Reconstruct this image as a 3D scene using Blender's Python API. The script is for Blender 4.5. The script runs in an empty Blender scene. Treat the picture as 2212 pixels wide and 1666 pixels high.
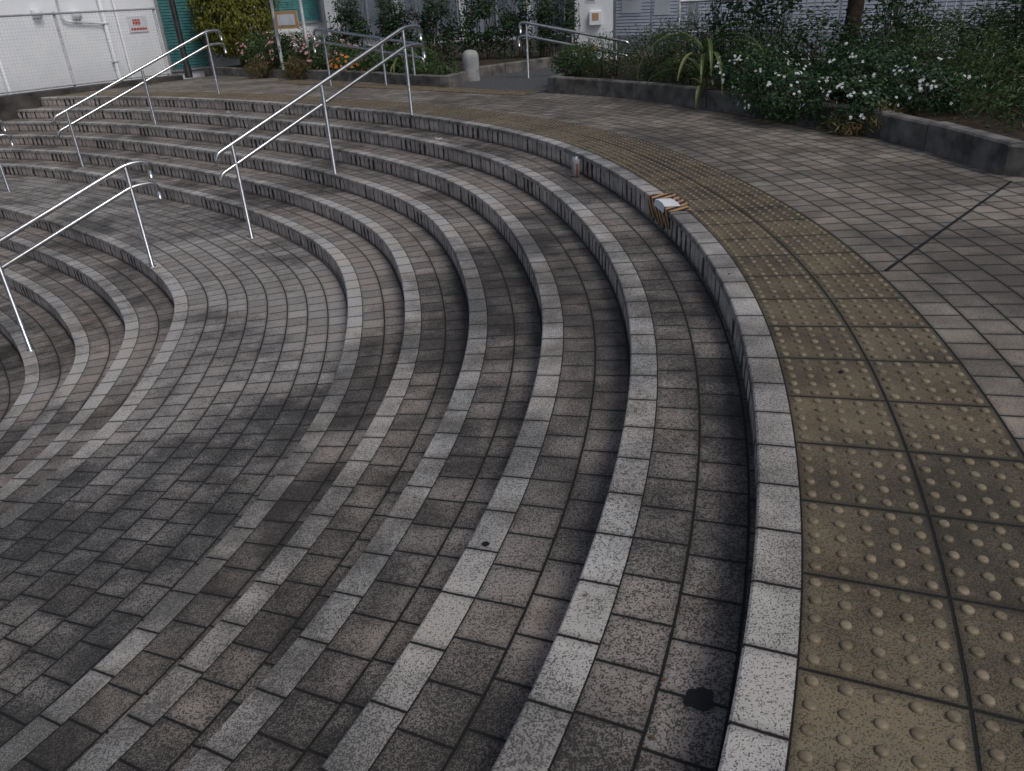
import bpy, math, random
import numpy as np
from mathutils import Vector, Matrix, noise
random.seed(7)
R=random.random
def U(a,b): return a+(b-a)*R()
scene=bpy.context.scene
COL=scene.collection

# ---------------------------------------------------------------- node helpers
class G:
    def __init__(s,name):
        s.mat=bpy.data.materials.new(name); s.mat.use_nodes=True
        s.nt=s.mat.node_tree; s.nt.nodes.clear()
        s.out=s.nt.nodes.new('ShaderNodeOutputMaterial')
    def n(s,t): return s.nt.nodes.new(t)
    def set(s,sock,v):
        if isinstance(v,bpy.types.NodeSocket): s.nt.links.new(v,sock)
        elif v is not None:
            if isinstance(v,(tuple,list)) and len(v)==3 and sock.type=='RGBA': v=(*v,1)
            sock.default_value=v
    def m(s,op,a,b=None,c=None,clamp=False):
        k=s.n('ShaderNodeMath'); k.operation=op; k.use_clamp=clamp
        s.set(k.inputs[0],a)
        if b is not None: s.set(k.inputs[1],b)
        if c is not None: s.set(k.inputs[2],c)
        return k.outputs[0]
    def mr(s,v,a,b,c=0.,d=1.,smooth=False):
        k=s.n('ShaderNodeMapRange'); k.clamp=True
        if smooth: k.interpolation_type='SMOOTHSTEP'
        for i,x in enumerate((v,a,b,c,d)): s.set(k.inputs[i],x)
        return k.outputs[0]
    def mix(s,f,a,b,bt='MIX'):
        k=s.n('ShaderNodeMix'); k.data_type='RGBA'; k.blend_type=bt
        s.set(k.inputs[0],f); s.set(k.inputs[6],a); s.set(k.inputs[7],b)
        return k.outputs[2]
    def noise(s,scale,detail=2.,rough=.5,vec=None,out=0):
        k=s.n('ShaderNodeTexNoise'); k.inputs['Scale'].default_value=scale
        k.inputs['Detail'].default_value=detail; k.inputs['Roughness'].default_value=rough
        s.nt.links.new(vec if vec is not None else s.obj(),k.inputs['Vector'])
        return k.outputs[out]
    def obj(s):
        if not hasattr(s,'_o'): s._o=s.n('ShaderNodeTexCoord')
        return s._o.outputs['Object']
    def dist(s,p):
        k=s.n('ShaderNodeVectorMath'); k.operation='DISTANCE'; s.nt.links.new(s.obj(),k.inputs[0]); k.inputs[1].default_value=p
        return k.outputs['Value']
    def uv(s):
        if not hasattr(s,'_u'):
            a=s.n('ShaderNodeUVMap'); b=s.n('ShaderNodeSeparateXYZ')
            s.nt.links.new(a.outputs[0],b.inputs[0]); s._u=(b.outputs[0],b.outputs[1])
        return s._u
    def xyz(s,a,b,c):
        k=s.n('ShaderNodeCombineXYZ'); s.set(k.inputs[0],a); s.set(k.inputs[1],b); s.set(k.inputs[2],c); return k.outputs[0]
    def wn(s,vec):
        k=s.n('ShaderNodeTexWhiteNoise'); k.noise_dimensions='3D'; s.nt.links.new(vec,k.inputs['Vector']); return k.outputs['Value']
    def bump(s,h,strength=.5,dist=.004):
        k=s.n('ShaderNodeBump'); k.inputs['Strength'].default_value=strength; k.inputs['Distance'].default_value=dist
        s.nt.links.new(h,k.inputs['Height']); return k.outputs[0]
    def bsdf(s,col,rough=.7,metal=0.,normal=None,spec=.35,trans=None):
        k=s.n('ShaderNodeBsdfPrincipled')
        s.set(k.inputs['Base Color'],col); s.set(k.inputs['Roughness'],rough); s.set(k.inputs['Metallic'],metal)
        k.inputs['Specular IOR Level'].default_value=spec
        if normal is not None: s.nt.links.new(normal,k.inputs['Normal'])
        o=k.outputs[0]
        if trans:
            t=s.n('ShaderNodeBsdfTranslucent'); s.set(t.inputs[0],col)
            x=s.n('ShaderNodeMixShader'); x.inputs[0].default_value=trans
            s.nt.links.new(o,x.inputs[1]); s.nt.links.new(t.outputs[0],x.inputs[2]); o=x.outputs[0]
        s.nt.links.new(o,s.out.inputs[0]); return s.mat

def tile_mat(name,tu,tv,cA,cB,dark,joint=.0042,spk=.85,dirt_and_light=(.36,1.05),jcol=(.008,.0075,.007),stag=1.,spscale=230,thr=.5,rough=.74,edge=.35,tv_var=(.88,1.1),dlim=(.41,.59),thv=.03,grime_and_light=True):
    g=G(name); u,v=g.uv()
    vr=g.m('DIVIDE',v,tv); row=g.m('FLOOR',vr); fv=g.m('FRACT',vr)
    off=g.m('MULTIPLY',g.wn(g.xyz(row,3.3,1.7)),stag)
    uu=g.m('ADD',g.m('DIVIDE',u,tu),off); cell=g.m('FLOOR',uu); fu=g.m('FRACT',uu)
    eu=g.m('MULTIPLY',g.m('MINIMUM',fu,g.m('SUBTRACT',1.,fu)),tu)
    ev=g.m('MULTIPLY',g.m('MINIMUM',fv,g.m('SUBTRACT',1.,fv)),tv)
    e=g.m('MINIMUM',eu,ev)
    wob=g.noise(60,2)
    e=g.m('ADD',e,g.m('MULTIPLY',g.m('SUBTRACT',wob,.5),.0035))
    mask=g.mr(e,joint*.55,joint*1.25,0,1,True)
    rnd=g.wn(g.xyz(cell,row,.5)); rnd2=g.wn(g.xyz(cell,row,9.5))
    big=g.noise(1.1,4,.55); med=g.noise(5.,4,.6)
    dv=g.m('ADD',g.m('MULTIPLY',big,.62),g.m('MULTIPLY',med,.38))
    if grime_and_light:
        # lamp light painted into the tile colour by position; mossier low down near the quiet inner bend
        dv=g.m('ADD',dv,g.mr(g.dist((-2.0,6.3,-.9)),.9,3.2,.12,0,True))  # bright pool of lamp light on the landing, put into the colour
        dv=g.m('ADD',dv,g.mr(g.dist((-6.0,12.5,-.5)),1.5,6.0,.07,0,True))  # far-left steps painted lighter, as lit by lamps
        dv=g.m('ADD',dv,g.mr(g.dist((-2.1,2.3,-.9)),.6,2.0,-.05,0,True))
        dv=g.m('ADD',dv,g.mr(g.dist((-.7,4.1,-.5)),.3,1.5,-.035,0,True))  # mid-step dark patch: moss stains with soft shadow painted in
        dv=g.m('ADD',dv,g.mr(g.dist((.35,1.3,-.1)),.5,1.3,.03,0,True))  # near tread painted lighter to offset the riser's shadow
    d=g.mr(dv,dlim[0],dlim[1],dirt_and_light[0],dirt_and_light[1])
    sp=g.noise(spscale,2,.55); sp2=g.noise(spscale*.42,2,.6)
    spm=g.m('ADD',g.m('MULTIPLY',sp,.66),g.m('MULTIPLY',sp2,.34))
    th=g.m('ADD',g.m('ADD',thr,g.m('MULTIPLY',g.m('SUBTRACT',dv,.5),.38)),g.m('MULTIPLY',g.m('SUBTRACT',rnd2,.5),thv))
    s_=g.mr(g.m('SUBTRACT',spm,th),-.035,.035,0,1)
    col=g.mix(rnd,cA,cB)
    hue=g.noise(2.3,2)
    col=g.mix(g.mr(hue,.4,.65,0,.4),col,tuple(c*k for c,k in zip(cA,(1.12,.99,.86))))
    br=g.m('MULTIPLY',d,g.mr(rnd2,0,1,tv_var[0],tv_var[1]))
    eg=g.mr(e,joint,joint+.018,1-edge,1)   # grime collects along tile edges
    br=g.m('MULTIPLY',br,eg)
    col=g.mix(1.,col,g.xyz(br,br,br),'MULTIPLY')
    col=g.mix(g.m('MULTIPLY',s_,spk),col,dark)
    col=g.mix(mask,jcol,col)
    h=g.m('ADD',mask,g.m('MULTIPLY',s_,-.22)); h=g.m('ADD',h,g.m('MULTIPLY',g.noise(300,2),.12))
    h=g.m('ADD',h,g.m('MULTIPLY',rnd,.3))
    return g.bsdf(col,rough,normal=g.bump(h,.7,.004),spec=.4)

def riser_mat(name):
    g=G(name); u,v=g.uv(); tu=.1
    uu=g.m('DIVIDE',u,tu); cell=g.m('FLOOR',uu); fu=g.m('FRACT',uu)
    eu=g.m('MULTIPLY',g.m('MINIMUM',fu,g.m('SUBTRACT',1.,fu)),tu)
    near=g.m('FLOOR',g.m('ADD',uu,.5))
    rj=g.wn(g.xyz(near,2.2,4.)); rc=g.wn(g.xyz(cell,5.,1.))
    wn=g.noise(14,3,.6,g.xyz(g.m('MULTIPLY',u,2.),g.m('MULTIPLY',v,.8),0.))
    width=g.m('ADD',.002,g.m('MULTIPLY',g.m('POWER',rj,1.4),.030))
    width=g.m('MULTIPLY',width,g.mr(wn,.3,.7,.3,1.5))
    stain=g.mr(g.m('SUBTRACT',eu,width),-.006,.003,1,0)
    sp=g.noise(130,3,.6)
    col=g.mix(rc,(.52,.455,.41),(.64,.57,.52))
    gr=g.mr(g.noise(7,4,.6),.35,.62,.6,1.)
    col=g.mix(1.,col,g.xyz(gr,gr,gr),'MULTIPLY')
    col=g.mix(g.mr(sp,.52,.6,0,.4),col,(.09,.08,.07))
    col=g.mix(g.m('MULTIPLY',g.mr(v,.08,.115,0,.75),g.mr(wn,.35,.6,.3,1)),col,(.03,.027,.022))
    col=g.mix(g.m('MULTIPLY',stain,.93),col,(.014,.013,.012))
    mask=g.mr(eu,.0015,.004,0,1)
    return g.bsdf(g.mix(mask,(.01,.01,.01),col),.7,normal=g.bump(mask,.5,.004))

def simple(name,c1,c2,scale=8.,rough=.7,metal=0.,bump=.2,bscale=60,spec=.35):
    g=G(name); f=g.mr(g.noise(scale,5,.6),.35,.65,0,1)
    col=g.mix(f,c1,c2)
    return g.bsdf(col,rough,metal,normal=g.bump(g.noise(bscale,3),bump,.004),spec=spec)

M={}
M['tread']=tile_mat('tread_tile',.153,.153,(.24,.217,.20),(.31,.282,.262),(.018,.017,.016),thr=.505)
M['nosing']=tile_mat('nosing_tile',.2,.5,(.385,.375,.362),(.44,.43,.415),(.06,.057,.053),spk=.85,thr=.525,dirt_and_light=(.50,1.05),tv_var=(.94,1.04),thv=.015)
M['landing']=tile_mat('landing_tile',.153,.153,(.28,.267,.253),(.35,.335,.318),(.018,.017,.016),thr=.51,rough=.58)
M['paving']=tile_mat('paving_tile',.15,.15,(.245,.22,.19),(.31,.28,.245),(.03,.027,.024),spk=.6,thr=.52,dirt_and_light=(.5,1.0),joint=.0048)
M['tactile']=tile_mat('tactile_tile',.3,.3,(.158,.130,.086),(.20,.166,.112),(.026,.023,.018),stag=0,spk=.7,thr=.515,dirt_and_light=(.5,1.),joint=.0042,edge=.5)
M['ground']=tile_mat('ground_tile',.3,.3,(.2,.19,.18),(.25,.235,.22),(.03,.03,.03),grime_and_light=False)
M['dome']=simple('tactile_dome',(.12,.096,.062),(.25,.205,.14),25,.5)
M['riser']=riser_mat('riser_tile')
M['steel']=simple('stainless_steel',(.42,.42,.43),(.6,.6,.6),20,.22,1.,.03)
M['kerb']=simple('kerb_concrete',(.07,.067,.062),(.20,.19,.175),6,.9,0,.5,90)
M['wallc']=simple('retaining_concrete',(.03,.028,.025),(.10,.092,.085),3,.9,0,.4,50)
M['soil']=simple('soil',(.02,.014,.009),(.06,.042,.026),14,.95,0,.8,30)
M['asphalt']=simple('asphalt',(.05,.051,.055),(.10,.101,.105),20,.85,0,.4,200)
M['white']=simple('white_painted_wall',(.82,.85,.89),(.91,.92,.93),2.5,.7,0,.25,25)
M['white2']=simple('pale_render',(.68,.70,.73),(.82,.84,.86),2,.75,0,.2,30)
M['teal']=simple('teal_shutter',(.06,.22,.23),(.11,.32,.32),6,.5)
M['frame']=simple('aluminium_frame',(.36,.37,.39),(.5,.51,.53),6,.4,.3)
M['dark']=simple('dark_paint',(.010,.010,.012),(.022,.022,.024),8,.45)
M['blind']=simple('window_blind',(.66,.72,.84),(.80,.85,.94),1.5,.3,0,.05,10,.6)
M['glassd']=simple('window_glass',(.10,.12,.15),(.30,.33,.38),.9,.15,0,.02,10,.8)
M['galv']=simple('galvanised_wire',(.62,.63,.64),(.78,.78,.78),8,.5,.1)
M['bark']=simple('bark',(.03,.022,.016),(.085,.062,.045),14,.9,0,.9,40)
M['black']=simple('bitumen_blotch',(.005,.005,.0055),(.010,.010,.011),30,.5)
M['orange']=simple('paper_orange',(.42,.24,.11),(.55,.36,.2),5,.7)
M['paper']=simple('paper_white',(.6,.62,.66),(.75,.77,.8),5,.7)
M['red']=simple('red_print',(.45,.04,.03),(.5,.07,.05),5,.6)
M['blue']=simple('blue_print',(.10,.25,.5),(.2,.4,.65),9,.6)
M['bollard']=simple('bollard_paint',(.25,.25,.245),(.42,.42,.41),7,.7)

def leafmat(name,cols,trans=.25,rough=.45):
    g=G(name); u,v=g.uv()
    r=g.n('ShaderNodeValToRGB'); g.nt.links.new(u,r.inputs[0])
    el=r.color_ramp.elements
    while len(el)<len(cols): el.new(.5)
    for i,c in enumerate(cols):
        el[i].position=i/(len(cols)-1); el[i].color=(*c,1)
    return g.bsdf(r.outputs[0],rough,trans=trans,spec=.4)
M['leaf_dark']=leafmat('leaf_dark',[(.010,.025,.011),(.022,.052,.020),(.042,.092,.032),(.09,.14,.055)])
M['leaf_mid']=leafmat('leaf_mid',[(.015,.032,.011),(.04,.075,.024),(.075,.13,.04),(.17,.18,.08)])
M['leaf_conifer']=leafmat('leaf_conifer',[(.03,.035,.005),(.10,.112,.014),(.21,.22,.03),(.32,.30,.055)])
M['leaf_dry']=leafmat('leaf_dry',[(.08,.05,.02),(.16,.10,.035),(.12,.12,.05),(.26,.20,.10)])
M['strap']=leafmat('leaf_strap',[(.04,.08,.02),(.08,.13,.04),(.17,.19,.07),(.27,.24,.12)])
M['petal_white']=leafmat('petal_white',[(.72,.74,.76),(.88,.88,.88)],.15)
M['petal_pink']=leafmat('petal_pink',[(.65,.12,.2),(.8,.35,.42),(.8,.7,.72)],.15)
M['petal_orange']=leafmat('petal_orange',[(.8,.2,.02),(.85,.35,.05)],.15)

# ---------------------------------------------------------------- mesh helpers
def mkmesh(name,V,F,mats,mi=None,uv=None,parent=None,smooth=False):
    me=bpy.data.meshes.new(name); me.from_pydata(V,[],F)
    for m in mats: me.materials.append(m)
    if mi is not None: me.polygons.foreach_set('material_index',mi)
    if uv is not None:
        l=me.uv_layers.new(name='UVMap'); l.data.foreach_set('uv',[c for p in uv for q in p for c in q])
    if smooth: me.polygons.foreach_set('use_smooth',[True]*len(me.polygons))
    me.update(); o=bpy.data.objects.new(name,me); COL.objects.link(o)
    if parent: o.parent=parent
    return o
def empty(name,loc=(0,0,0),rz=0):
    e=bpy.data.objects.new(name,None); e.location=loc; e.rotation_euler=(0,0,rz); COL.objects.link(e); return e
class B:
    """mesh accumulator"""
    def __init__(s): s.V=[];s.F=[];s.I=[];s.uv=[]
    def face(s,pts,mi=0,uv=None):
        b=len(s.V); s.V+=[tuple(p) for p in pts]; s.F.append(tuple(range(b,b+len(pts)))); s.I.append(mi)
        s.uv.append(uv if uv else [(0,0)]*len(pts))
    def box(s,x0,x1,y0,y1,z0,z1,mi=0,bev=0.):
        if bev<=0:
            c=[(x0,y0,z0),(x1,y0,z0),(x1,y1,z0),(x0,y1,z0),(x0,y0,z1),(x1,y0,z1),(x1,y1,z1),(x0,y1,z1)]
            b=len(s.V); s.V+=c
            for f in ((0,3,2,1),(4,5,6,7),(0,1,5,4),(1,2,6,5),(2,3,7,6),(3,0,4,7)):
                s.F.append(tuple(b+i for i in f)); s.I.append(mi); s.uv.append([(0,0)]*4)
        else:
            e=bev; b=len(s.V)
            s.V+=[(x0,y0,z0),(x1,y0,z0),(x1,y1,z0),(x0,y1,z0),(x0,y0,z1-e),(x1,y0,z1-e),(x1,y1,z1-e),(x0,y1,z1-e),(x0+e,y0+e,z1),(x1-e,y0+e,z1),(x1-e,y1-e,z1),(x0+e,y1-e,z1)]
            for f in ((0,3,2,1),(0,1,5,4),(1,2,6,5),(2,3,7,6),(3,0,4,7),(4,5,9,8),(5,6,10,9),(6,7,11,10),(7,4,8,11),(8,9,10,11)):
                s.F.append(tuple(b+i for i in f)); s.I.append(mi); s.uv.append([(0,0)]*4)
    def tube(s,pts,r,seg=10,mi=0,r2=None):
        pts=[Vector(p) for p in pts]; n=len(pts); base=len(s.V); ref=None
        for i,p in enumerate(pts):
            t=(pts[min(i+1,n-1)]-pts[max(i-1,0)]).normalized()
            if ref is None:
                ref=Vector((0,0,1)) if abs(t.z)<.9 else Vector((1,0,0))
            a=(ref-t*ref.dot(t)).normalized(); ref=a; b=t.cross(a)
            rr=r if r2 is None else r+(r2-r)*i/(n-1)
            for j in range(seg):
                an=2*math.pi*j/seg; s.V.append(tuple(p+a*math.cos(an)*rr+b*math.sin(an)*rr))
        for i in range(n-1):
            for j in range(seg):
                k=(j+1)%seg
                s.F.append((base+i*seg+j,base+i*seg+k,base+(i+1)*seg+k,base+(i+1)*seg+j)); s.I.append(mi); s.uv.append([(0,0)]*4)
        for q in (0,n-1):
            s.F.append(tuple(base+q*seg+j for j in range(seg))); s.I.append(mi); s.uv.append([(0,0)]*seg)
    def obj(s,name,mats,parent=None,smooth=False):
        return mkmesh(name,s.V,s.F,mats,s.I,s.uv,parent,smooth)
def fillet(pts,rad,n=6):
    pts=[Vector(p) for p in pts]; o=[pts[0]]
    for i in range(1,len(pts)-1):
        a,b,c=pts[i-1],pts[i],pts[i+1]
        r=min(rad,(a-b).length*.48,(c-b).length*.48)
        p=b+(a-b).normalized()*r; q=b+(c-b).normalized()*r
        for j in range(n+1):
            t=j/n; o.append(p*(1-t)**2+b*2*t*(1-t)+q*t*t)
    o.append(pts[-1]); return o

# ---------------------------------------------------------------- stair curve (metres)
r_=.1504; w_=.4109; w1=.4197; L_=1.340; NW=.105
kn=[.18649,.12283,.13163,.14557,.0872,.10527,.16635,.12649,.06696,.09496,.0559,.03,.03,.04,.07,.10]
S0,S1,DS=-5.,19.,.02
ss=np.arange(S0,S1+DS/2,DS)
kk=np.interp(ss,np.linspace(0,16,16),kn)
kk=np.where(ss<0,.12,kk)
i0=int(round(-S0/DS))
def cum(f,i0):
    c=np.concatenate([[0],np.cumsum((f[1:]+f[:-1])/2*DS)]); return c-c[i0]
aa=1.11678+cum(kk,i0)
xx=.31194+cum(np.cos(aa),i0); yy=.84386+cum(np.sin(aa),i0)
def P(s,d):
    x=np.interp(s,ss,xx);y=np.interp(s,ss,yy);a=np.interp(s,ss,aa)
    return (x-math.sin(a)*d, y+math.cos(a)*d)
def arc(d):
    return cum(1-d*kk,i0)
WA=Vector((-7.02,16.2)); WB=Vector((-10.6,11.7)); wd=(WB-WA).normalized(); wn_=Vector((wd.y,-wd.x))
if wn_.x>0: wn_=-wn_
def outside(x,y): return (Vector((x,y))-WA).dot(wn_)>.12

def sweep(bm,prof,dref,mi,smin=-4.6,smax=18.6,step=.06,vlist=None,clip=True):
    ar=arc(dref); sv=np.arange(smin,smax,step)
    us=np.interp(sv,ss,ar)
    rings=[]
    for s,u in zip(sv,us):
        b=len(bm.V)
        for d,z in prof:
            x,y=P(s,d); bm.V.append((x,y,z))
        rings.append((b,u))
    n=len(prof)
    for i in range(len(rings)-1):
        b0,u0=rings[i]; b1,u1=rings[i+1]
        cx=(bm.V[b0][0]+bm.V[b1+n-1][0])/2; cy=(bm.V[b0][1]+bm.V[b1+n-1][1])/2
        if clip and outside(cx,cy): continue
        for j in range(n-1):
            bm.F.append((b0+j,b0+j+1,b1+j+1,b1+j)); bm.I.append(mi)
            va,vb=vlist[j],vlist[j+1]
            bm.uv.append([(u0,va),(u0,vb),(u1,vb),(u1,va)])
offs=[0.]+[w1+w_*(k-1) for k in range(1,6)]
offs+=[offs[5]+L_+w_*(k-6) for k in range(6,13)]
st=B()
for k,dk in enumerate(offs):
    z=-k*r_
    sweep(st,[(dk-NW,z),(dk-.006,z)],dk-.05,1,vlist=[k*5+.25-NW/2+.0,k*5+.25+NW/2-.02])
    sweep(st,[(dk-.006,z),(dk-.001,z-.004),(dk,z-.009),(dk,z-.034),(dk-.010,z-.036)],dk-.05,1,vlist=[k*5+.27,k*5+.275,k*5+.28,k*5+.30,k*5+.31])
    sweep(st,[(dk-.010,z-.036),(dk-.010,z-r_-.002)],dk,2,vlist=[0.,.115])
    if k>0:
        d0=offs[k-1]-.012; width=(dk-NW)-d0
        mi=3 if k==6 else 0
        base=k*.153*40
        sweep(st,[(dk-NW,z),(d0,z)],(d0+dk)/2,mi,vlist=[base,base+width])
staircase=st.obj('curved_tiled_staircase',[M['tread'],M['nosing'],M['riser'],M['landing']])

pl=B()
dT=-NW; dT2=-NW-.6
sweep(pl,[(dT,0),(dT2,0)],-.4,0,vlist=[0,.6],smin=-4.6)
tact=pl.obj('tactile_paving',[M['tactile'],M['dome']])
pv=B()
ds=[dT2-.15*i for i in range(0,21)]+[-5,-8,-14,-25,-45]
for a,b in zip(ds[:-1],ds[1:]):
    sweep(pv,[(a,0),(b,0)],-1.8,0,vlist=[-a+dT2,-b+dT2],step=.15)
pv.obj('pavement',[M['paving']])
dm=B(); ar=arc(-.4); umax=np.interp(15.9,ss,ar); 
nt0=int(np.interp(-1.5,ss,ar)/.3)-1; nt1=int(umax/.3)
for ti in range(nt0,nt1):
    for c in range(2):
        seg=12 if ti*.3<4 else 6
        for i in range(5):
            for j in range(5):
                u=ti*.3+.03+.06*i; s=float(np.interp(u,ar,ss)); d=dT-(c*.3+.03+.06*j)
                x,y=P(s,d)
                if outside(x,y): continue
                b=len(dm.V); jr=1+.1*(R()-.5); jh=U(.9,1.15)
                rings=((.0130,.0),(.0125,.0034),(.0105,.0060),(.0060,.0072))
                for rr,zz in rings:
                    for q in range(seg):
                        an=2*math.pi*q/seg; dm.V.append((x+rr*jr*math.cos(an),y+rr*jr*math.sin(an),zz*jh))
                for lv in range(3):
                    for q in range(seg):
                        e=(q+1)%seg
                        dm.F.append((b+lv*seg+q,b+lv*seg+e,b+(lv+1)*seg+e,b+(lv+1)*seg+q))
                dm.F.append(tuple(b+3*seg+q for q in range(seg)))
mkmesh('studs',dm.V,dm.F,[M['dome']],parent=tact,smooth=True)

zl=-12*r_
g_=B(); g_.face([(-400,-400,zl-r_-.02),(400,-400,zl-r_-.02),(400,400,zl-r_-.02),(-400,400,zl-r_-.02)],0,[(-400,-400),(400,-400),(400,400),(-400,400)])
g_.obj('ground',[M['ground']])

ej=B(); a=Vector((1.72,3.25)); b=Vector((3.2,4.73)); n=(b-a).normalized(); nt_=Vector((-n.y,n.x)); K=24
for i in range(K):
    p=a+(b-a)*(i/K); q=a+(b-a)*((i+1)/K)
    w0=.008+.003*noise.noise(Vector((i*.7,0,0))); w1_=.008+.003*noise.noise(Vector(((i+1)*.7,0,0)))
    ej.face([(*(p-nt_*w0),.004),(*(q-nt_*w1_),.004),(*(q+nt_*w1_),.004),(*(p+nt_*w0),.004)])
ej.obj('expansion_joint',[M['black']])

lb=B(); a=Vector((.35,10.75)); b=Vector((-4.1,15.0)); d=(b-a); Ln=d.length; d.normalize(); nn=Vector((d.y,-d.x))
if nn.y<0: nn=-nn
for i in range(int(Ln/.3)):
    p=a+d*(i*.3)
    q=[p,p+d*.29,p+d*.29+nn*.45,p+nn*.45]
    lb.face([(v.x,v.y,.004) for v in q],0,[(.005,.005),(.295,.005),(.295,.295),(.005,.295)])
    for j in range(4):
        c0=p+d*(.03+.07*j); c1=c0+d*.025
        q=[c0+nn*.02,c1+nn*.02,c1+nn*.43,c0+nn*.43]
        lb.face([(v.x,v.y,.010) for v in q],1)
        for e0,e1 in ((0,3),(1,2),(0,1)):
            lb.face([(q[e0].x,q[e0].y,.004),(q[e1].x,q[e1].y,.004),(q[e1].x,q[e1].y,.010),(q[e0].x,q[e0].y,.010)],1)
lb.obj('guide_paving',[M['tactile'],M['dome']])

def prism(bm,poly,z0,z1,mi=0):
    n=len(poly); b=len(bm.V)
    bm.V+=[(p[0],p[1],z0) for p in poly]+[(p[0],p[1],z1) for p in poly]
    bm.F.append(tuple(b+i for i in range(n))[::-1]); bm.F.append(tuple(b+n+i for i in range(n)))
    bm.I+=[mi,mi]; bm.uv+=[[(0,0)]*n]*2
    for i in range(n):
        j=(i+1)%n; bm.F.append((b+i,b+j,b+n+j,b+n+i)); bm.I.append(mi); bm.uv.append([(0,0)]*4)
rw=B()
A0=WA-wd*1.0; B0=WB+wd*6; o=wn_*.32
prism(rw,[A0,B0,B0+o,A0+o],-2.2,.09)
rw.obj('retaining_wall',[M['wallc']])

fe=empty('wire_mesh_fence'); fb=B(); fp=B()
fa=WA-wd*.85+wn_*.2; fl=7.5
nv=int(fl/.06)
for i in range(nv):
    for z in range(11):
        z0=.12+z*.11; 
        for h in range(2):
            za=z0+h*.055; o0=(.010 if h else -.010); o1=-o0
            p=fa+wd*(i*.06+o0); q=fa+wd*(i*.06+o1); t=wd*.008
            fb.face([(p.x,p.y,za),(p.x+t.x,p.y+t.y,za),(q.x+t.x,q.y+t.y,za+.055),(q.x,q.y,za+.055)])
for j in range(22):
    z=.13+j*.055; q=fa+wd*fl
    fb.face([(fa.x,fa.y,z),(q.x,q.y,z),(q.x,q.y,z+.007),(fa.x,fa.y,z+.007)])
fb.obj('mesh',[M['galv']],fe)
for s_p in (0.02,1.95,3.6,5.2,6.8):
    p=fa+wd*s_p+wn_*.03; fp.tube([(p.x,p.y,.0),(p.x,p.y,1.36)],.026,8)
q=fa+wd*fl; fp.tube([(fa.x,fa.y,1.33),(q.x,q.y,1.33)],.018,8); fp.tube([(fa.x,fa.y,.13),(q.x,q.y,.13)],.012,6)
fp.obj('posts',[M['frame']],fe,True)

# ---------------------------------------------------------------- handrails
def handrail(posts,ext=.26,low=.30,h=.94,h2=.745,hookd=.15):
    e=empty('handrail'); b=B(); bp=B()
    ps=[Vector(p) for p in posts]; u=(ps[0]-ps[1]); u.z=0; u.normalize()
    v=(ps[-1]-ps[-2]); vh=Vector((v.x,v.y,0)).length; sl=v.z/vh; vd=Vector((v.x,v.y,0)).normalized()
    for hh,ex,rr in ((h,ext,.022),(h2,ext+.03,.020)):
        z=Vector((0,0,hh))
        pts=[ps[0]+u*ex+z-Vector((0,0,hookd)),ps[0]+u*ex+z,ps[0]+z+u*.02]
        pts+=[ps[-1]+z+vd*(low*.6)+Vector((0,0,sl*low*.6)),ps[-1]+z+vd*(low*.6+.02)+Vector((0,0,sl*low*.6-.1))]
        b.tube(fillet(pts,.09,6),rr,12)
    for p in ps:
        tot=(ps[-1]-ps[0]); tt=((p-ps[0]).xy.dot(tot.xy))/tot.xy.length_squared
        zr=(ps[0].z+h)+(ps[-1].z-ps[0].z)*tt
        bp.tube([(p.x,p.y,p.z-.01),(p.x,p.y,zr-.005)],.020,12)
        bp.tube([(p.x,p.y,p.z),(p.x,p.y,p.z+.006)],.034,14)
    b.obj('rails',[M['steel']],e,True); bp.obj('posts',[M['steel']],e,True)
    return e
handrail([(-1.0,9.5,0),(-1.82,8.6,-3*r_),(-2.62,7.81,-6*r_)])
handrail([(-4.55,13.46,0),(-5.3,12.5,-3*r_),(-6.24,11.8,-6*r_)])
handrail([(-3.33,6.99,-6*r_),(-4.21,6.19,-9*r_),(-5.1,5.4,-12*r_)],ext=.2)
handrail([(-6.95,11.0,-6*r_),(-7.9,10.2,-9*r_),(-8.8,9.5,-12*r_)],ext=.2)
handrail([(-2.75,13.75,0.),(-1.75,13.2,-.16),(-1.25,12.95,-.24)],ext=.2,h=.86,h2=.67)
handrail([(.55,13.1,-.05),(1.25,12.9,-.2),(1.9,12.7,-.35)],ext=.1,h=.86,h2=.67)

# ---------------------------------------------------------------- beds
def resample(poly,L):
    out=[]
    for a,b in zip(poly[:-1],poly[1:]):
        a=Vector(a);b=Vector(b); n=max(1,round((b-a).length/L))
        for i in range(n): out.append((a+(b-a)*(i/n),a+(b-a)*((i+1)/n)))
    return out
def kerb(name,poly,h=.2,t=.13,L=.62):
    bm=B(); sg=1 if t>0 else -1
    for a,b in resample(poly,L):
        d=(b-a); l=d.length; d.normalize(); n=Vector((-d.y,d.x)); g=.004
        hh=h+U(-.006,.006); e=.014
        prof=[(0,-.05),(0,hh-e),(e*sg,hh),(t-e*sg,hh),(t,hh-e),(t,-.05)]
        base=len(bm.V); jo=U(-.006,.006)
        for q in (a+d*g,b-d*g):
            for o,z in prof: bm.V.append((q.x+n.x*(o+jo),q.y+n.y*(o+jo),z))
        for i in range(5): bm.F.append((base+i,base+i+1,base+7+i,base+6+i)); bm.I.append(0); bm.uv.append([(0,0)]*4)
        for q in (0,6): bm.F.append(tuple(base+q+i for i in range(6))); bm.I.append(0); bm.uv.append([(0,0)]*6)
    return bm.obj(name,[M['kerb']])
PR=[(3.9,4.35),(3.24,4.9),(3.12,6.38),(2.5,7.98),(1.70,9.7),(.72,10.95)]
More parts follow.
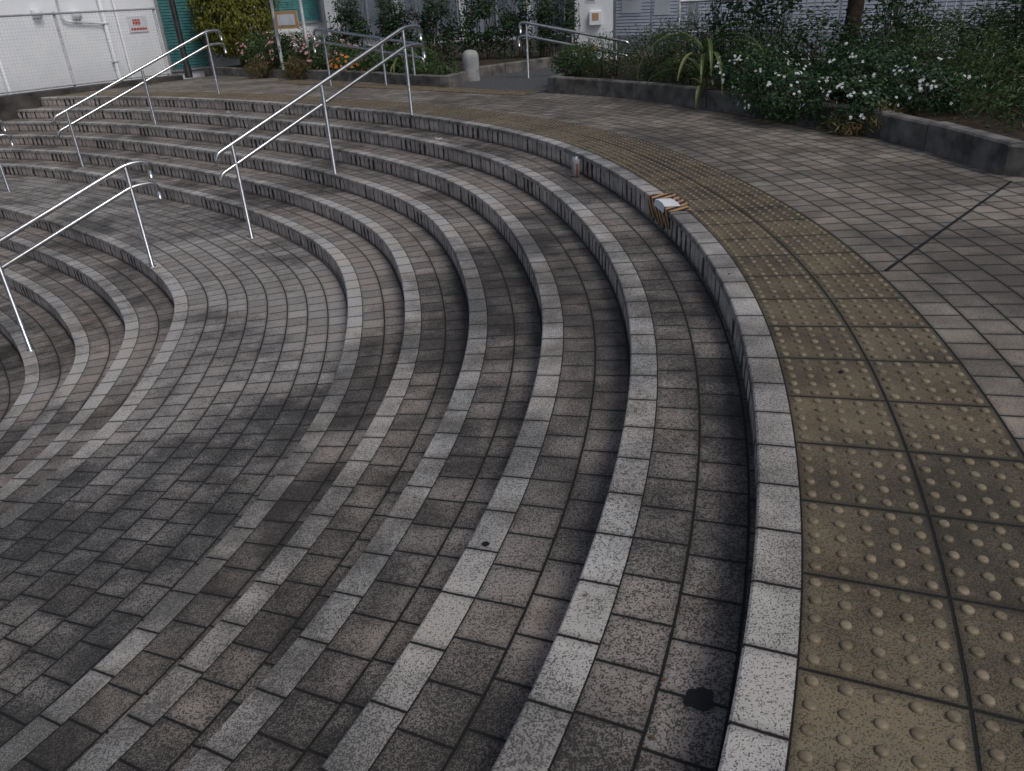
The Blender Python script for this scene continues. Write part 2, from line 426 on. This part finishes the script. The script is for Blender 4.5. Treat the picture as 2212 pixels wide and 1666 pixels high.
def smoothpoly(p,n=4):
    pts=[Vector((*q,0)) for q in p]; o=[]
    for i in range(len(pts)-1):
        p0=pts[max(i-1,0)];p1=pts[i];p2=pts[i+1];p3=pts[min(i+2,len(pts)-1)]
        for j in range(n):
            t=j/n; o.append(.5*((2*p1)+(-p0+p2)*t+(2*p0-5*p1+4*p2-p3)*t*t+(-p0+3*p1-3*p2+p3)*t**3))
    o.append(pts[-1]); return [(v.x,v.y) for v in o]
PRk=[(6.2,3.2),(3.95,4.25)]+smoothpoly(PR[1:],3)
kerb('planter_kerb',PRk,t=-.13)
kerb('planter_kerb',[(.72,10.95),(1.25,12.7)],t=-.13)
sb=B(); prism(sb,[(x+.09,y+.05) for x,y in PRk]+[(1.34,12.7),(2.2,14.2),(5,13),(9,8),(9,3.2)],-.02,.15); sb.obj('planting_bed_soil',[M['soil']])
PL=[(-6.3,18.0),(-5.4,17.1),(-2.5,14.4),(-1.24,12.9),(-.69,12.3)]
kerb('planter_kerb',PL[::-1],h=.16,t=-.13)
kerb('planter_kerb',[(-.69,12.3),(-.25,13.7),(1.1,15.0)],h=.16)
sb=B(); prism(sb,[(x+.06,y+.07) for x,y in PL[:-1]]+[(-.72,12.42),(-.33,13.75),(1.03,15.07),(1.2,17),(-5,19.6)],-.02,.12); sb.obj('planting_bed_soil',[M['soil']])
rd=B(); rd.face([(x,y,.004) for x,y in [(-.69,12.25),(.72,10.9),(1.25,12.7),(2.2,14.4),(1.2,15.1),(-.25,13.75)]]); rd.obj('asphalt_path',[M['asphalt']])

# ---------------------------------------------------------------- foliage
def leafmass(name,blobs,n,size,mat,up=.4,aspect=.5,thr=-.15,freq=2.2,stems=0,flowers=None,parent=None,shell=.35,zmin=.1):
    V=[];F=[];uv=[];I=[]
    tw=sum(b[1][0]*b[1][1]*b[1][2] for b in blobs)
    def leaf(p,nrm,sz,mi,col,asp):
        ax=Vector((U(-1,1),U(-1,1),U(-.6,1)*up*2)).normalized(); ax=(ax-nrm*ax.dot(nrm)*.7).normalized()
        sd=ax.cross(nrm)
        if sd.length<.05: return
        sd.normalize(); b=len(V)
        m=p+ax*sz*.5
        V.extend([tuple(p),tuple(m+sd*sz*asp*.5+nrm*sz*.06),tuple(p+ax*sz-nrm*sz*.12),tuple(m-sd*sz*asp*.5+nrm*sz*.06)])
        F.append((b,b+1,b+2,b+3)); I.append(mi); uv.append([(col,0),(col,.5),(col,1),(col,.5)])
    for c,r in blobs:
        c=Vector(c); k=int(n*r[0]*r[1]*r[2]/tw); made=0; tries=0
        while made<k and tries<k*5:
            tries+=1
            d=Vector((random.gauss(0,1),random.gauss(0,1),random.gauss(0,1))).normalized()
            rad=(shell+(1-shell)*R())**.6*(1+.25*noise.noise((c+d*2)*1.7))
            if R()<.06: rad*=U(1.05,1.3)
            p=c+Vector((d.x*r[0],d.y*r[1],d.z*r[2]))*rad
            if p.z<zmin: continue
            nz=noise.noise(p*freq*2)+.5*noise.noise(p*freq*5)
            if nz<thr: continue
            nr=(d+Vector((U(-.8,.8),U(-.8,.8),U(-.3,1.1)))).normalized()
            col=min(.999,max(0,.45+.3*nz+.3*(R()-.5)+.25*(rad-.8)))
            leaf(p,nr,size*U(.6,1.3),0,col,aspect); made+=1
    bm=B(); bm.V=V;bm.F=F;bm.I=I;bm.uv=uv
    mats=[mat]
    if stems:
        mats.append(M['bark'])
        for i in range(stems):
            c,r=random.choice(blobs); a=Vector(c)+Vector((U(-.5,.5)*r[0],U(-.5,.5)*r[1],0)); a.z=.1
            e=Vector(c)+Vector((U(-.9,.9)*r[0],U(-.9,.9)*r[1],U(.3,.95)*r[2]))
            mid=(a+e)/2+Vector((U(-.1,.1),U(-.1,.1),.05))
            bm.tube([a,mid,e],.008,5,1,.003)
    if flowers:
        fm,cnt,fs,cl=flowers; mats.append(fm); mi=len(mats)-1
        for i in range(cnt):
            c,r=random.choice(blobs); c=Vector(c)
            d=Vector((U(-1,.9),U(-1.2,.1),U(-.35,1))).normalized()
            p=c+Vector((d.x*r[0],d.y*r[1],d.z*r[2]))*1.06
            if p.z<zmin+.05: continue
            for q in range(random.randint(1,cl)):
                pc=p+Vector((U(-1,1),U(-1,1),U(-.6,.6)))*fs*(1.9 if cl>1 else 0)
                nr=(d+Vector((U(-.5,.5),U(-.8,.2),U(.0,.8)))).normalized()
                t1=nr.orthogonal().normalized(); t2=nr.cross(t1); ph=U(0,6)
                for k in range(5):
                    a0=ph+k*2*math.pi/5
                    def pt(an,rr,h=0): return pc+t1*math.cos(an)*rr+t2*math.sin(an)*rr+nr*h
                    bm.face([pc,pt(a0-.45,fs*.6,.002),pt(a0,fs,.0),pt(a0+.45,fs*.6,.002)],mi,[(R(),0)]*4)
    return bm.obj(name,mats,parent)

leafmass('white_flower_shrub',[((2.72,7.6,.24),(.42,.62,.26)),((3.06,6.95,.22),(.36,.55,.23)),((2.65,8.35,.36),(.4,.5,.27)),((3.45,7.6,.38),(.5,.6,.3)),((3.6,6.7,.33),(.4,.5,.22))],18000,.042,M['leaf_dark'],flowers=(M['petal_white'],95,.016,4),stems=30,thr=-.22,freq=2.5,zmin=.02)
leafmass('green_shrub',[((4.3,6.6,.36),(.7,.8,.3)),((3.95,5.75,.3),(.55,.6,.2)),((4.6,5.2,.3),(.6,.6,.22)),((5.5,6.6,.5),(.9,1.0,.4)),((4.6,8.0,.5),(.9,.8,.38)),((5.6,5.2,.42),(.7,.7,.35))],23000,.05,M['leaf_mid'],stems=60,thr=-.2,freq=3,aspect=.3)
leafmass('feathery_shrub',[((2.05,10.2,.45),(.45,.5,.38)),((2.55,10.7,.5),(.5,.6,.42)),((1.5,11.1,.4),(.4,.45,.3)),((2.2,9.55,.32),(.32,.4,.24)),((3.2,10.3,.5),(.55,.6,.4))],14000,.06,M['leaf_mid'],stems=70,aspect=.18,thr=-.25,freq=3.2)
leafmass('dark_shrub',[((2.9,9.3,.42),(.5,.5,.36)),((3.7,9.2,.5),(.6,.6,.42)),((4.6,9.6,.5),(.7,.6,.42)),((5.8,9.0,.5),(.9,.8,.42)),((6.6,7.8,.5),(.8,.8,.42))],12000,.055,M['leaf_dark'],stems=40,thr=-.15)
leafmass('yellow_flower_shrub',[((1.1,11.5,.3),(.28,.33,.26)),((1.3,12.1,.3),(.35,.4,.24))],2500,.05,M['leaf_mid'],stems=12,flowers=(M['petal_orange'],8,.02,1))
leafmass('ground_fern',[((3.2,6.62,.1),(.2,.3,.15)),((2.98,6.75,.05),(.16,.28,.12))],1800,.08,M['leaf_dry'],aspect=.12,up=.8,thr=-.4,zmin=.01)

def strap_plant(name,loc,n,L,mat,w=.05,h=1.):
    bm=B(); loc=Vector(loc)
    for i in range(n):
        az=U(0,2*math.pi); out=Vector((math.cos(az),math.sin(az),0)); l=L*U(.7,1.1); el=U(.9,1.35); p=loc+Vector((0,0,U(0,.25)*h)); segs=10
        sd=Vector((-out.y,out.x,0)); pts=[]; a=el
        for k in range(segs+1):
            t=k/segs; ww=w*U(.9,1.1)*(math.sin(math.pi*min(1,(t*.85+.12)))**.7)
            pts.append((p-sd*ww/2,p-Vector((0,0,ww*.25)),p+sd*ww/2)); 
            p=p+(out*math.cos(a)+Vector((0,0,1))*math.sin(a))*(l/segs); a-=U(.2,.36)
        c=R()
        for k in range(segs):
            cc=min(.99,c*.6+.4*k/segs)
            bm.face([pts[k][0],pts[k][1],pts[k+1][1],pts[k+1][0]],0,[(cc,0)]*4)
            bm.face([pts[k][1],pts[k][2],pts[k+1][2],pts[k+1][1]],0,[(cc*.9,0)]*4)
    bm.tube([loc,loc+Vector((.02,0,.35*h))],.02,6,1)
    return bm.obj(name,[mat,M['bark']])
strap_plant('strap_leaf_plant',(2.3,8.95,.15),22,1.1,M['strap'],.045,1.6)
strap_plant('strap_leaf_plant',(2.2,8.55,.12),8,.5,M['strap'],.035,.5)
strap_plant('strap_leaf_plant',(-1.5,14.0,.12),16,.8,M['strap'],.05,.8)
leafmass('tall_shrub',[((5.1,7.6,.95),(.45,.45,.45)),((4.2,8.5,.9),(.3,.35,.35)),((3.3,9.9,1.0),(.35,.4,.35)),((5.9,7.0,.9),(.4,.4,.5)),((2.95,10.4,.9),(.3,.35,.3))],2600,.085,M['leaf_dark'],stems=45,thr=-.1,aspect=.35)

leafmass('pink_flower_bush',[((-4.6,17.1,.42),(.6,.6,.38)),((-3.9,16.4,.42),(.6,.6,.38)),((-3.2,15.7,.38),(.55,.55,.34)),((-2.6,15.2,.3),(.4,.4,.25))],11000,.06,M['leaf_mid'],flowers=(M['petal_pink'],90,.026,3),stems=40)
leafmass('dry_grass',[((-4.5,16.3,.16),(.4,.3,.22)),((-3.6,15.5,.16),(.4,.3,.22))],3000,.12,M['leaf_dry'],aspect=.1,up=1,thr=-.5,zmin=.02)
leafmass('orange_flower_patch',[((-2.6,14.75,.24),(.35,.22,.16))],900,.05,M['leaf_mid'],flowers=(M['petal_orange'],26,.03,3))
leafmass('low_shrub',[((-1.9,14.4,.3),(.5,.5,.25)),((-1.2,13.6,.22),(.4,.4,.16)),((-.75,13.1,.2),(.3,.35,.14)),((-1.4,14.6,.3),(.5,.4,.25))],5500,.05,M['leaf_mid'],stems=14)
hb=[]
for i in range(17):
    t=i/16; hb.append(((-3.0+4.4*t+U(-.1,.1),16.6-1.1*t+U(-.15,.15),.75+U(-.05,.1)),(U(.18,.30),.28,.75+U(-.15,.15))))
leafmass('hedge',hb,16000,.062,M['leaf_dark'],stems=110,thr=-.08,freq=1.6,shell=.1)
cb=[((-5.5,18.35,1.35),(.95,.85,1.15)),((-5.2,18.2,1.9),(.6,.6,1.1)),((-5.8,18.3,1.7),(.55,.55,1.1)),((-5.4,18.1,.95),(.85,.75,.7))]
con=leafmass('conifer_tree',cb,17000,.085,M['leaf_conifer'],up=1.2,aspect=.4,thr=-.18,freq=2.6,shell=.55,zmin=.3)
tb=B(); tb.tube([(-5.5,18.35,0),(-5.5,18.35,1.6)],.09,8,0,.05); tb.obj('trunk',[M['bark']],con)
tr=B(); base=Vector((4.15,9.6,.1))
tr.tube([base,base+Vector((.03,0,.8)),base+Vector((-.03,.05,1.7)),base+Vector((.05,0,2.6))],.1,10,0,.07)
for i in range(9):
    az=i*2.4; a=base+Vector((0,0,1.7+.1*i)); e=a+Vector((math.cos(az)*U(.8,1.4),math.sin(az)*U(.8,1.4),U(.5,1.2)))
    tr.tube([a,(a+e)/2+Vector((0,0,.12)),e],.035,6,0,.012)
tro=tr.obj('broadleaf_tree',[M['bark']],None,True)
tbl=[(base+Vector((U(-1.2,1.2),U(-1.2,1.2),U(2.2,3.4))),(U(.5,.8),U(.5,.8),U(.35,.55))) for i in range(12)]
leafmass('crown',tbl,6500,.11,M['leaf_dark'],parent=tro,thr=-.1)

# ---------------------------------------------------------------- buildings
def building(name,org,ang,L,D,H,wall):
    e=empty(name,(*org,0),ang); b=B(); b.box(0,L,0,D,-.1,H); b.obj('walls',[wall],e)
    b=B(); b.box(-.15,L+.15,-.2,D+.1,H,H+.18); b.obj('roof',[M['frame']],e); return e
b1=building('white_building',(-12.0,12.4),math.atan2(.73,.68),12.6,5,3.0,M['white'])
pb=B()
pb.tube([(6.28,-.06,0),(6.28,-.06,2.9)],.04,8); pb.tube([(6.55,-.05,0),(6.55,-.05,2.9)],.022,8)
pb.tube(fillet([(5.5,-.05,2.),(5.5,-.05,1.2),(6.24,-.05,1.12)],.1),.02,8)
pb.tube([(4.2,-.05,.0),(4.2,-.05,2.9)],.03,8)
for z in (.4,1.1): pb.box(6.22,6.34,-.1,0-.002,z,z+.03)
pb.box(5.0,5.16,-.1,-.002,1.28,1.42); pb.box(5.7,5.86,-.1,-.002,1.22,1.36)
pb.obj('drain_pipes',[M['white2']],b1,True)
wb=B()
def window(bm,x0,x1,z0,z1,mi_g,mi_f,y=0,mull=1,slats=0,mi_s=None):
    f=.05
    bm.box(x0+f,x1-f,y-.02,y-.003,z0+f,z1-f,mi_g)
    bm.box(x0,x0+f,y-.05,y-.003,z0,z1,mi_f); bm.box(x1-f,x1,y-.05,y-.003,z0,z1,mi_f)
    bm.box(x0+f,x1-f,y-.05,y-.003,z0,z0+f,mi_f); bm.box(x0+f,x1-f,y-.05,y-.003,z1-f,z1,mi_f)
    for i in range(1,mull):
        xm=x0+(x1-x0)*i/mull; bm.box(xm-.02,xm+.02,y-.048,y-.021,z0+f,z1-f,mi_f)
    for i in range(slats):
        zz=z0+f+(z1-z0-2*f)*(i+.15)/slats; bm.box(x0+f,x1-f,y-.045,y-.0215,zz,zz+(z1-z0)/slats*.72,mi_s)
window(wb,7.4,8.35,.1,1.7,0,1,slats=26,mi_s=2)
window(wb,10.0,11.5,.85,1.9,0,1,slats=18,mi_s=2)
wb.obj('shuttered_windows',[M['glassd'],M['frame'],M['teal']],b1)
nb=B(); nb.box(6.75,7.15,-.02,-.002,.92,1.22,0); nb.box(6.79,7.11,-.024,-.021,.96,1.0,1); nb.box(6.85,7.0,-.024,-.021,1.05,1.16,1)
nb.obj('notice_board',[M['paper'],M['red']],b1)
b2=building('grey_building',(-3.9,20.1),math.radians(-14),6.6,4,3.0,M['white2'])
wb=B()
for i in range(4): window(wb,.4+i*1.55,1.75+i*1.55,.45,2.2,0,1,mull=2)
wb.obj('windows',[M['glassd'],M['frame']],b2)
bb=B(); bb.box(0,6.6,-.06,-.002,0,.3); bb.obj('plinth',[M['kerb']],b2)
b3=building('office_building',(2.35,17.6),math.radians(-41),13.5,5,3.0,M['white2'])
wb=B()
for i in range(7):
    window(wb,.3+i*1.85,2.05+i*1.85,.28,2.4,0,1,mull=2,slats=34,mi_s=2)
wb.obj('windows',[M['glassd'],M['frame'],M['blind']],b3)
bb=B(); bb.box(0,13.5,-.12,-.052,.14,.22); bb.obj('sill',[M['frame']],b3)
ps=B(); ps.box(.5,.95,-.062,-.055,.75,1.35,0); ps.box(.55,.9,-.067,-.063,1.0,1.05,1); ps.box(.55,.9,-.067,-.063,1.12,1.16,1); ps.box(1.25,1.6,-.062,-.055,.7,1.05,0)
ps.obj('window_posters',[M['paper'],M['blue']],b3)
e=empty('entrance_pillar',(1.95,15.9,0),math.radians(-8)); b=B(); b.box(-.36,.36,0,.5,0,3.0,0,.02); b.box(-.46,.46,-.08,.6,3.0,3.2,0); b.obj('shaft',[M['white2']],e)
b=B(); b.box(-.08,.14,-.09,-.003,.62,.86,0,.012); b.box(-.03,.09,-.096,-.091,.70,.82,1); b.obj('intercom_box',[M['white'],M['orange']],e)
b=B(); b.box(-.15,.03,-.008,-.003,1.0,1.2,0); 
for i in range(4): b.box(-.13,.01,-.012,-.009,1.03+i*.04,1.038+i*.04,1)
b.obj('paper_notice',[M['paper'],M['dark']],e)

e=empty('metal_railing'); b=B(); a=Vector((2.9,12.9)); c=Vector((9.5,8.6)); d=(c-a); Ln=d.length; d.normalize()
for z in (.15,.55,.98):
    b.tube([(a.x,a.y,z),(c.x,c.y,z)],.016 if z<.9 else .022,8)
for i in range(int(Ln/.11)):
    p=a+d*(i*.11); b.tube([(p.x,p.y,.15),(p.x,p.y,.97)],.006,5)
for i in range(6):
    p=a+d*(i*1.5); b.tube([(p.x,p.y,0),(p.x,p.y,1.0)],.025,8)
b.obj('bars',[M['frame']],e,True)

px_,py_=-6.45,17.45
b=B(); b.tube([(px_,py_,0),(px_,py_,3.3)],.06,12); b.tube([(px_,py_,0),(px_,py_,.25)],.08,12); b.tube([(px_,py_,3.3),(px_,py_,3.5)],.14,14,0,.05)
b.obj('street_pole',[M['dark']],None,True)
e=empty('information_sign'); b=B(); b.tube([(-4.05,15.9,0),(-4.05,15.9,1.75)],.03,8); b.tube([(-3.45,15.6,0),(-3.45,15.6,1.75)],.03,8); b.obj('posts',[M['frame']],e,True)
b=B(); b.box(0,.52,-.03,0,.86,1.16,0); b.box(0,.52,-.03,0,1.35,1.75,1); b.box(.06,.46,-.034,-.031,.92,1.1,1)
o=b.obj('boards',[M['orange'],M['paper']],e); o.location=(-4.0,15.83,0); o.rotation_euler=(0,0,math.atan2(-.3,.6))
b=B(); seg=16
prof=[(.13,0),(.13,.34),(.125,.39),(.105,.43),(.07,.455),(.0,.465)]
for rr,z in prof:
    for q in range(seg): b.V.append((-.36+rr*math.cos(q*2*math.pi/seg),13.2+rr*math.sin(q*2*math.pi/seg),z))
for i in range(len(prof)-1):
    for q in range(seg):
        k=(q+1)%seg; b.F.append((i*seg+q,i*seg+k,(i+1)*seg+k,(i+1)*seg+q)); b.I.append(0); b.uv.append([(0,0)]*4)
b.obj('stone_bollard',[M['bollard']],None,True)

# ---------------------------------------------------------------- small things
b=B(); seg=20; cx,cy,cz=.62,6.30,-r_
prof=[(.0,.0),(.024,.0),(.033,.010),(.033,.11),(.033,.145),(.027,.160),(.027,.164),(.024,.160),(0,.160)]
mm=[1,1,0,3,1,1,1,1]
for rr,z in prof:
    for q in range(seg): b.V.append((cx+rr*math.cos(q*2*math.pi/seg),cy+rr*math.sin(q*2*math.pi/seg),cz+z+.001))
for i in range(len(prof)-1):
    for q in range(seg):
        k=(q+1)%seg; b.F.append((i*seg+q,i*seg+k,(i+1)*seg+k,(i+1)*seg+q))
        b.I.append(0 if mm[i] in(0,3) else 1)
        if mm[i]==0 and q in (15,16): b.I[-1]=2
        b.uv.append([(0,0)]*4)
M['canlabel']=simple('can_label',(.28,.27,.27),(.50,.48,.48),40,.3,.3)
M['canred']=simple('can_print',(.20,.08,.07),(.26,.14,.12),20,.4)
b.obj('drink_can',[M['canlabel'],M['steel'],M['canred']],None,True)
g=G('hazard_tape'); u,v=g.uv(); f=g.m('FRACT',g.m('ADD',g.m('MULTIPLY',u,13.),g.m('MULTIPLY',v,9.)))
tp=g.bsdf(g.mix(g.m('GREATER_THAN',f,.5),(.015,.015,.015),g.mix(g.noise(30,3),(.40,.20,.08),(.55,.32,.16))),.5)
b=B()
def patch(s0,s1,pr,vs):
    n=8
    for i in range(n):
        a=s0+(s1-s0)*i/n; c=s0+(s1-s0)*(i+1)/n
        for (d0,z0),(d1,z1),va,vb in zip(pr[:-1],pr[1:],vs[:-1],vs[1:]):
            q=[(*P(a,d0),z0),(*P(a,d1),z1),(*P(c,d1),z1),(*P(c,d0),z0)]
            b.face(q,0,[(a,va),(a,vb),(c,vb),(c,va)])
patch(3.74,3.84,[(-.14,.004),(.004,.004),(.005,-.036),(-.004,-.11)],[0,.14,.18,.26])
patch(4.05,4.18,[(-.16,.004),(.004,.004),(.005,-.036),(-.004,-.125)],[0,.16,.2,.29])
patch(3.84,4.05,[(-.16,.004),(-.105,.004)],[0,.07])
patch(3.84,4.05,[(.006,-.03),(.006,-.036),(-.004,-.13)],[0.02,.03,.14])
b.obj('hazard_tape',[tp])
b=B()
for i in range(6):
    a=3.84+.21*i/6; c=3.84+.21*(i+1)/6; h=[.008,.014,.019,.016,.018,.010,.006]
    b.face([(*P(a,-.10),h[i]*.6),(*P(a,0),h[i]),(*P(c,0),h[i+1]),(*P(c,-.10),h[i+1]*.6)])
    b.face([(*P(a,0.0),h[i]),(*P(a,0.009),-.03),(*P(c,.009),-.03),(*P(c,0),h[i+1])])
b.obj('mortar_patch',[M['paper']])
def blotch(x,y,z,r,k1=.35):
    b=B(); n=30; ph=U(0,9)
    pts=[]
    for t in range(n):
        an=t*2*math.pi/n; k=r*(1+k1*noise.noise(Vector((math.cos(an)*1.5+ph,math.sin(an)*1.5,2)))+.14*noise.noise(Vector((math.cos(an)*5+ph,math.sin(an)*5,7))))
        pts.append((x+k*math.cos(an),y+k*math.sin(an),z))
    b.face(pts); b.obj('bitumen_blotch',[M['black']])
blotch(.36,1.12,-r_+.003,.031); blotch(-.11,1.86,-2*r_+.003,.012)
for s,d,k in [(1.6,-.3,0),(2.6,-.05,0),(3.0,1.1,3),(4.5,2.7,6),(1.4,-.62,0),(5,-1.4,0)]:
    x,y=P(s,d); blotch(x,y,-k*r_+.003+(.002 if d<-.1 else 0),U(.004,.009))
b=B()
for (s,d,k) in [(8.2,.3,1),(13.2,.2,1)]:
    x,y=P(s,d); z=-k*r_
    for i in range(5):
        b.face([(x+U(-.05,.05),y+U(-.05,.05),z+U(.005,.04)) for _ in range(3)])
b.obj('paper_litter',[M['paper']])
lf=B()
for i in range(160):
    s=U(0,14); k=random.choice([0,0,1,2,3,4,5,6,6]); d=-U(.1,2.2) if k==0 else offs[k-1]+U(.01,offs[k]-offs[k-1]-.02)
    x,y=P(s,d); z=-k*r_+.006; a=U(0,6); l=U(.004,.010)
    lf.face([(x,y,z),(x+l*math.cos(a+.5),y+l*math.sin(a+.5),z+.003),(x+1.6*l*math.cos(a),y+1.6*l*math.sin(a),z+.001),(x+l*math.cos(a-.5),y+l*math.sin(a-.5),z+.003)],0,[(R(),0)]*4)
lf.obj('fallen_leaves',[M['leaf_dry']])

# ---------------------------------------------------------------- light
hx,hy=.66,-.75
w=bpy.data.worlds.new('World'); scene.world=w; w.use_nodes=True
nt=w.node_tree; nt.nodes.clear(); o=nt.nodes.new('ShaderNodeOutputWorld'); bg=nt.nodes.new('ShaderNodeBackground'); sk=nt.nodes.new('ShaderNodeTexSky')
sk.sky_type='NISHITA'; sk.sun_disc=False; el=math.radians(55); az=math.atan2(hx,hy)
sk.sun_elevation=el; sk.sun_rotation=az; sk.air_density=.8; sk.dust_density=3.; sk.ozone_density=.6
hs=nt.nodes.new('ShaderNodeHueSaturation'); hs.inputs['Saturation'].default_value=.75
bg.inputs[1].default_value=.088
nt.links.new(sk.outputs[0],hs.inputs['Color']); nt.links.new(hs.outputs[0],bg.inputs[0]); nt.links.new(bg.outputs[0],o.inputs[0])
sl=bpy.data.lights.new('sun','SUN'); sl.energy=1.1; sl.angle=math.radians(20); sl.color=(1,.985,.96)
so=bpy.data.objects.new('sun',sl); COL.objects.link(so)
so.rotation_euler=Vector((-hx*math.cos(el),-hy*math.cos(el),-math.sin(el))).to_track_quat('-Z','Y').to_euler(); so.location=(8,-6,12)
scene.view_settings.view_transform='Standard'; scene.view_settings.look='None'; scene.view_settings.exposure=0

# ---------------------------------------------------------------- camera
cd=bpy.data.cameras.new('camera'); co=bpy.data.objects.new('camera',cd); COL.objects.link(co)
cd.sensor_width=36; cd.lens=1638.45/2212*36; cd.clip_start=.05; cd.clip_end=1200
p=.47463; ro=.05803; cr,sr=math.cos(ro),math.sin(ro)
F_=Vector((0,math.cos(p),-math.sin(p))); r0=Vector((1,0,0)); d0=Vector((0,-math.sin(p),-math.cos(p)))
X=r0*cr+d0*sr; D=-r0*sr+d0*cr; Y=-D; Z=-F_
co.matrix_world=Matrix(((X.x,Y.x,Z.x,0),(X.y,Y.y,Z.y,0),(X.z,Y.z,Z.z,1.2),(0,0,0,1)))
scene.camera=co
